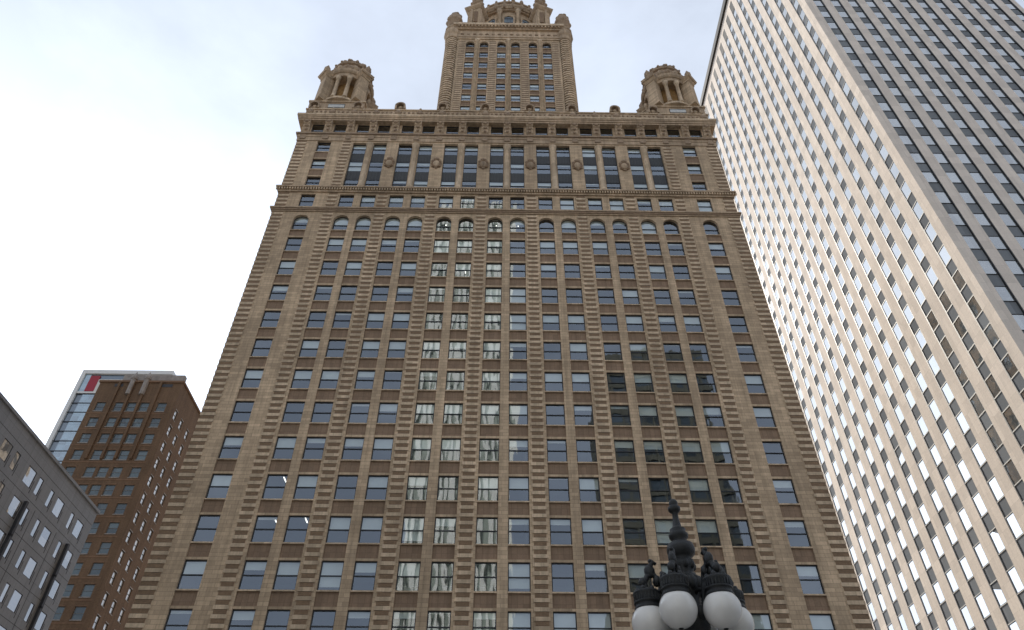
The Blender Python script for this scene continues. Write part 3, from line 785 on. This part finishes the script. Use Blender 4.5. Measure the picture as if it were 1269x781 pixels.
# ================================================================== grey panel building, lower left
GX = -45.0
G = thing('grey_panel_building', (GX, 75, GZ), 'low grey metal panelled building with paired wide and narrow windows, at the lower left', 'building')
tg = face_right(GX); w = MB(tg); WG = WinSet()
zr = [36.3-3.14*k for k in range(12)]
ops = []
for b in range(0, 6):
    o = -10.55*b
    for k, z in enumerate(zr):
        lay = [(67.32, 68.82), (65.78, 66.5), (70.5, 71.22), (72.0 if k == 0 else 72.38, 73.5 if k == 0 else 73.85)] if True else []
        if b > 0:
            lay = [(67.05, 68.55), (69.25, 70.05), (71.75, 73.25), (73.95, 74.7)]
            o = -10.55*b
        for i, (ya, yb) in enumerate(lay):
            ops.append((ya+o, yb+o, z-1.72, z, k, i))
w.wall(0, 75, GZ, 38.45, 0, .10, [p[:4] for p in ops], MT['gpanel'], MT['gdark'])
for ya, yb, za, zb, k, i in ops:
    WG.add(('g', round(yb-ya, 2)), (round(yb-ya, 2), 1.72, 'thin', MT['gdark'], MT['gglass'], None, 0, 0), (GX-.05, (ya+yb)/2, za), math.pi/2)
    if k > 0 and i == 3: w.box(ya-.55, ya-.22, -.30, 0.0, za-1.45 if k > 1 else za-1.45, zb+(.25 if k == 1 else .1), MT['gdark'])
    w.box(yb+.12, yb+.2, -.012, 0.0, za-.35, za+.9, MT['gdark'])
for z in zr: w.box(0, 74.9, -.01, 0, z+.62, z+.66, MT['gdark'])
for b in range(6):
    for yy in (69.5, 64.9): w.box(yy-10.55*b, yy+.07-10.55*b, -.01, 0, GZ, 33.5, MT['gdark'])
w.build('wall', G)
w = MB(); w.box(GX-30, GX+.18, -.2, 75.2, 38.45, 38.75, MT['gpanel']); w.build('roof_edge', G)
w = MB(); w.quad((GX, 75, GZ), (GX-30, 75, GZ), (GX-30, 75, 38.45), (GX, 75, 38.45), MT['gpanel']); w.quad((GX, 0, GZ), (GX-30, 0, GZ), (GX-30, 0, 38.45), (GX, 0, 38.45), MT['gpanel']); w.quad((GX-30, 0, GZ), (GX-30, 75, GZ), (GX-30, 75, 38.45), (GX-30, 0, 38.45), MT['gpanel'])
w.build('wall', G); WG.finish(G)

# ================================================================== brown brick tower behind it
BX, BY = -60.25, 110.0
K = thing('brown_brick_tower', (BX, BY, GZ), 'older brown brick tower with small sash windows and two stone pinnacles on its parapet', 'building')
WB = WinSet(); w = MB()
fc = [-73.75, -70.35, -68.1, -65.75, -62.6]; BF = 3.38
br = [78.5-BF*k for k in range(22)]
ops = [(c_-.82, c_+.82, t-1.95, t) for c_ in fc for t in br]
w.wall(-75.7, BX, GZ, 83.0, BY, .3, ops, MT['brick'])
for i, t in enumerate(br):
    w.box(-75.7, BX-1.0, BY-.04, BY, t-2.55, t-2.3, MT['bband'])
for a, b, za, zb in ops:
    w.box(a-.05, b+.05, BY-.08, BY+.02, za-.14, za, MT['btrim']); w.box(a-.05, b+.05, BY-.05, BY+.02, zb, zb+.18, MT['bband'])
    WB.add('b', (1.64, 1.95, 'sash', MT['bsash'], MT['bglass'], None, 0, .5), ((a+b)/2, BY+.2, za), 0)
for xx in (-71.9, -69.25, -66.9, -64.2): w.box(xx-.22, xx+.22, BY-.32, BY-.001, 66.5, 83.0, MT['brick'])
w.box(BX-1.0, BX+.05, BY-.12, BY-.001, GZ, 80.0, MT['brick'])
w.build('wall', K)
tb = face_right(BX); w = MB(tb)
sc = [111.5, 114.6, 118.0, 122.0, 125.5, 129]
ops = [(c_-.55, c_+.55, t-1.95, t) for c_ in sc for t in [q-.8 for q in br]]
w.wall(BY, 133, GZ, 83.0, 0, .25, ops, MT['brick'])
for a, b, za, zb in ops:
    w.box(a-.05, b+.05, -.06, .02, za-.12, za, MT['btrim']); w.box(a-.05, b+.05, -.05, .02, zb, zb+.14, MT['btrim'])
    WB.add('s', (1.1, 1.95, 'sash', MT['frame'], MT['sglass'], None, 0, .5), (BX-.18, (a+b)/2, za), math.pi/2)
w.build('wall', K)
w = MB()
w.box(-75.9, BX+.25, BY-.25, BY+.4, 83.0, 83.4, MT['bband']); w.box(BX-.3, BX+.25, BY+.4, 133, 83.0, 83.4, MT['bband'])
w.box(-72.6, BX-.8, BY+1.2, BY+2.2, 83.4, 85.8, MT['btrim']); w.prism([(BY+2, 83.5), (BY+22, 83.5), (BY+16, 87), (BY+4, 87)], 0, -71.5, BX-3, MT['btrim'])
w.build('parapet', K)
for xx in (-69.6, -67.1):
    w = MB(); w.lathe(xx, BY-.1, [(80.2, .5), (83.6, .5), (83.7, .65), (84.3, .6), (85.0, .2), (85.4, .05)], MT['btrim'], 8, False); w.build('pinnacle', K)
w = MB()
for a, b in ((-72.8, -71.2), (-64.6, -62.0)): w.box(a, b, BY-.05, BY-.001, 82.05, 82.7, MT['gdark'])
w.build('vent', K)
WB.finish(K)

# ================================================================== glass tower with a red panel, farthest left
CX0, CX1, CY = -138.0, -108.0, 190.0
C = thing('glass_tower', (CX0, CY, GZ), 'slim glass tower with white edge and dark red panel, behind the brown brick tower', 'building')
w = MB()
w.box(CX0, CX0+1.25, CY-.4, CY+25, GZ, 148.2, MT['white']); w.box(CX0+1.25, CX1-.5, CY-.4, CY+25, 146.7, 148.2, MT['white'])
w.box(CX0+1.25, CX1, CY+.3, CY+24, GZ, 146.7, MT['cdark'])
w.build('frame', C)
w = MB(); w.box(CX0+3.3, CX0+6.3, CY-.05, CY+.3, 139.8, 146.0, MT['red']); w.build('red_panel', C)
w = MB(); w.box(CX0+1.25, CX0+3.2, CY+.1, CY+.3, 139.4, 146.7, MT['cglass']); w.box(CX0+1.25, CX1-.5, CY-.1, CY+.3, 139.0, 139.6, MT['white'])
w.box(CX0+6.3, CX1-.5, CY+.0, CY+.29, 139.6, 144.6, MT['sill'])
w.build('top_panel', C)
for k in range(30):
    zt = 138.6-3.52*k
    for j in range(6):
        xa = CX0+3.35+j*2.1+(.0 if j % 2 == 0 else -.08)
        w = MB(); w.box(xa, xa+2.0, CY+.1, CY+.3, zt-3.2, zt-.9, MT['cglass']); w.box(xa, xa+2.0, CY+.12, CY+.3, zt-.85, zt, MT['cglass'])
        if k < 12 and j < 4: w.build('window', C)
    if k < 12:
        w = MB(); w.box(CX0+1.25, CX0+16, CY-.05, CY+.12, zt+.02, zt+.22, MT['gdark']); w.build('transom', C)

# ================================================================== towers across the street, seen mirrored in the panes
D = thing('dark_reflected_tower', (35, -30, GZ), 'dark tower mirrored in the lower right windows of the terracotta skyscraper', 'building')
w = MB(); w.box(23.2, 45.8, -60, -30, GZ, 109, MT['darkconc'])
for k in range(29):
    w.box(23.2, 45.8, -30.0, -29.7, 4+3.6*k, 5.2+3.6*k, MT['darkconc'])
for i in range(8): w.box(23.4+2.9*i, 23.8+2.9*i, -29.99, -29.4, GZ, 109, MT['darkconc'])
w.build('wall', D)
w = MB(); w.box(23.4, 45.6, -30.0, -29.96, 3, 107, MT['cdark']); w.build('window_band', D)
E = thing('pale_reflected_tower', (-13, -80, GZ), 'pale ribbed tower mirrored in the centre left windows of the terracotta skyscraper', 'building')
w = MB(); w.box(-27.5, 1.5, -110, -80, GZ, 225, MT['palestrip'])
for i in range(13):
    w.box(-27.5+2.4*i, -26.2+2.4*i, -80, -79.0, GZ, 226, MT['paleconc'])

w.build('wall', E)

# ================================================================== street lamp
LX, LY = 2.25, 8.68
P = thing('street_lamp', (LX, LY, GZ), 'black cast iron street lamp with a ring of white globes and tall finial', 'street lamp')
s = MB()
s.lathe(LX, LY, [(GZ, .32), (GZ+.25, .32), (GZ+.3, .24), (GZ+.8, .2), (GZ+.85, .25), (GZ+.95, .25), (GZ+1.05, .14), (2.3, .10), (2.35, .16), (2.45, .16), (2.5, .1), (2.85, .09), (2.9, .16), (3.05, .2), (3.2, .19), (3.35, .13), (3.45, .15), (3.55, .19), (3.62, .17)], MT['iron'], 20)
for i in range(12):
    a = i*math.pi/6; s.tube([(LX+.115*math.cos(a), LY+.115*math.sin(a), z) for z in (GZ+1.1, 2.3)], .02, MT['iron'], 6)
for i in range(9):
    a = i*2*math.pi/9; s.ball((LX+.15*math.cos(a), LY+.15*math.sin(a), 3.56), .065, MT['iron'], 8, (1, 1, 1.6)); s.ball((LX+.17*math.cos(a+.3), LY+.17*math.sin(a+.3), 3.18), .075, MT['iron'], 8, (1, 1, 1.4))
s.build('shaft', P)
s = MB()
s.lathe(LX, LY, [(z_, r_*1.13) for z_, r_ in [(3.6, .12), (3.66, .13), (3.72, .09), (3.78, .12), (3.84, .125), (3.88, .085), (3.92, .11), (3.96, .148), (4.02, .158), (4.08, .145), (4.12, .08), (4.15, .075), (4.18, .105), (4.22, .11), (4.25, .085), (4.29, .09), (4.31, .06), (4.34, .05), (4.44, .036), (4.52, .032), (4.535, .05), (4.56, .07), (4.60, .072), (4.62, .045), (4.635, .048), (4.665, .054), (4.70, .042), (4.73, .008)]], MT['iron'], 22)
for i in range(8):
    a = i*math.pi/4; s.ball((LX+.115*math.cos(a), LY+.115*math.sin(a), 3.81), .045, MT['iron'], 8, (1, 1, 1.5))
s.build('finial', P)
first = None
def lamp_arm():
    a = MB()                                  # modelled along +x from the axis
    def q(r, z, y=0): return (LX+r, LY+y, z)
    a.tube([q(.08, 3.12), q(.17, 3.14), q(.25, 3.26), q(.27, 3.44), q(.31, 3.60), q(.39, 3.70), q(.47, 3.68), q(.51, 3.60), q(.50, 3.50), q(.5, 3.44)], [.04, .038, .034, .032, .034, .036, .036, .034, .04, .05], MT['iron'], 8)
    a.tube([q(.10, 3.42), q(.18, 3.46), q(.27, 3.42), q(.31, 3.34), q(.27, 3.28), q(.23, 3.32)], [.03, .028, .025, .022, .02, .02], MT['iron'], 8)
    a.tube([q(.39, 3.70), q(.42, 3.80), q(.38, 3.86), q(.34, 3.83)], [.035, .04, .035, .02], MT['iron'], 8)
    a.ball(q(.43, 3.74), .07, MT['iron'], 10, (1, .7, 1.3)); a.ball(q(.41, 3.87), .028, MT['iron'], 8)
    a.ball(q(.36, 3.62, .035), .045, MT['iron'], 8, (1, .7, 1.4)); a.ball(q(.36, 3.62, -.035), .045, MT['iron'], 8, (1, .7, 1.4)); a.ball(q(.53, 3.60), .055, MT['iron'], 8, (1, .9, 1.2))
    return a
def collar():
    a = MB(); cx, cy = LX+.5, LY
    a.lathe(cx, cy, [(3.255, .10), (3.255, .158), (3.285, .165), (3.30, .150), (3.33, .150), (3.335, .162), (3.355, .165), (3.365, .150), (3.43, .158), (3.455, .168), (3.47, .165), (3.475, .12), (3.50, .10), (3.53, .05)], MT['iron'], 24)
    for i in range(24):
        t_ = i*math.pi/12; a.box(cx+.154*math.cos(t_)-.008, cx+.154*math.cos(t_)+.008, cy+.154*math.sin(t_)-.008, cy+.154*math.sin(t_)+.008, 3.365, 3.455, MT['iron'])
    for i in range(6):
        t_ = i*math.pi/3; a.ball((cx+.11*math.cos(t_), cy+.11*math.sin(t_), 3.49), .032, MT['iron'], 8, (1, 1, 1.4))
    return a
def globe():
    a = MB(); a.ball((LX+.5, LY, 3.12), .215, MT['globe'], 40); a.lathe(LX+.5, LY, [(2.885, .012), (2.905, .03), (2.912, .03)], MT['iron'], 10); return a
for i in range(6):
    ang = math.radians(-60+60*i)
    if first is None:
        first = [lamp_arm().build('arm', P), collar().build('collar', P), globe().build('globe', P)]
        for o in first[1:]: o.parent = first[0]
        first[0].rotation_euler.z = ang
    else:
        a = first[0].copy(); COL.objects.link(a); a.parent = P; a.rotation_euler.z = ang
        for ch in first[1:]:
            c2 = ch.copy(); COL.objects.link(c2); c2.parent = a
for o in bpy.data.objects:
    if '_w' in o: del o['_w']
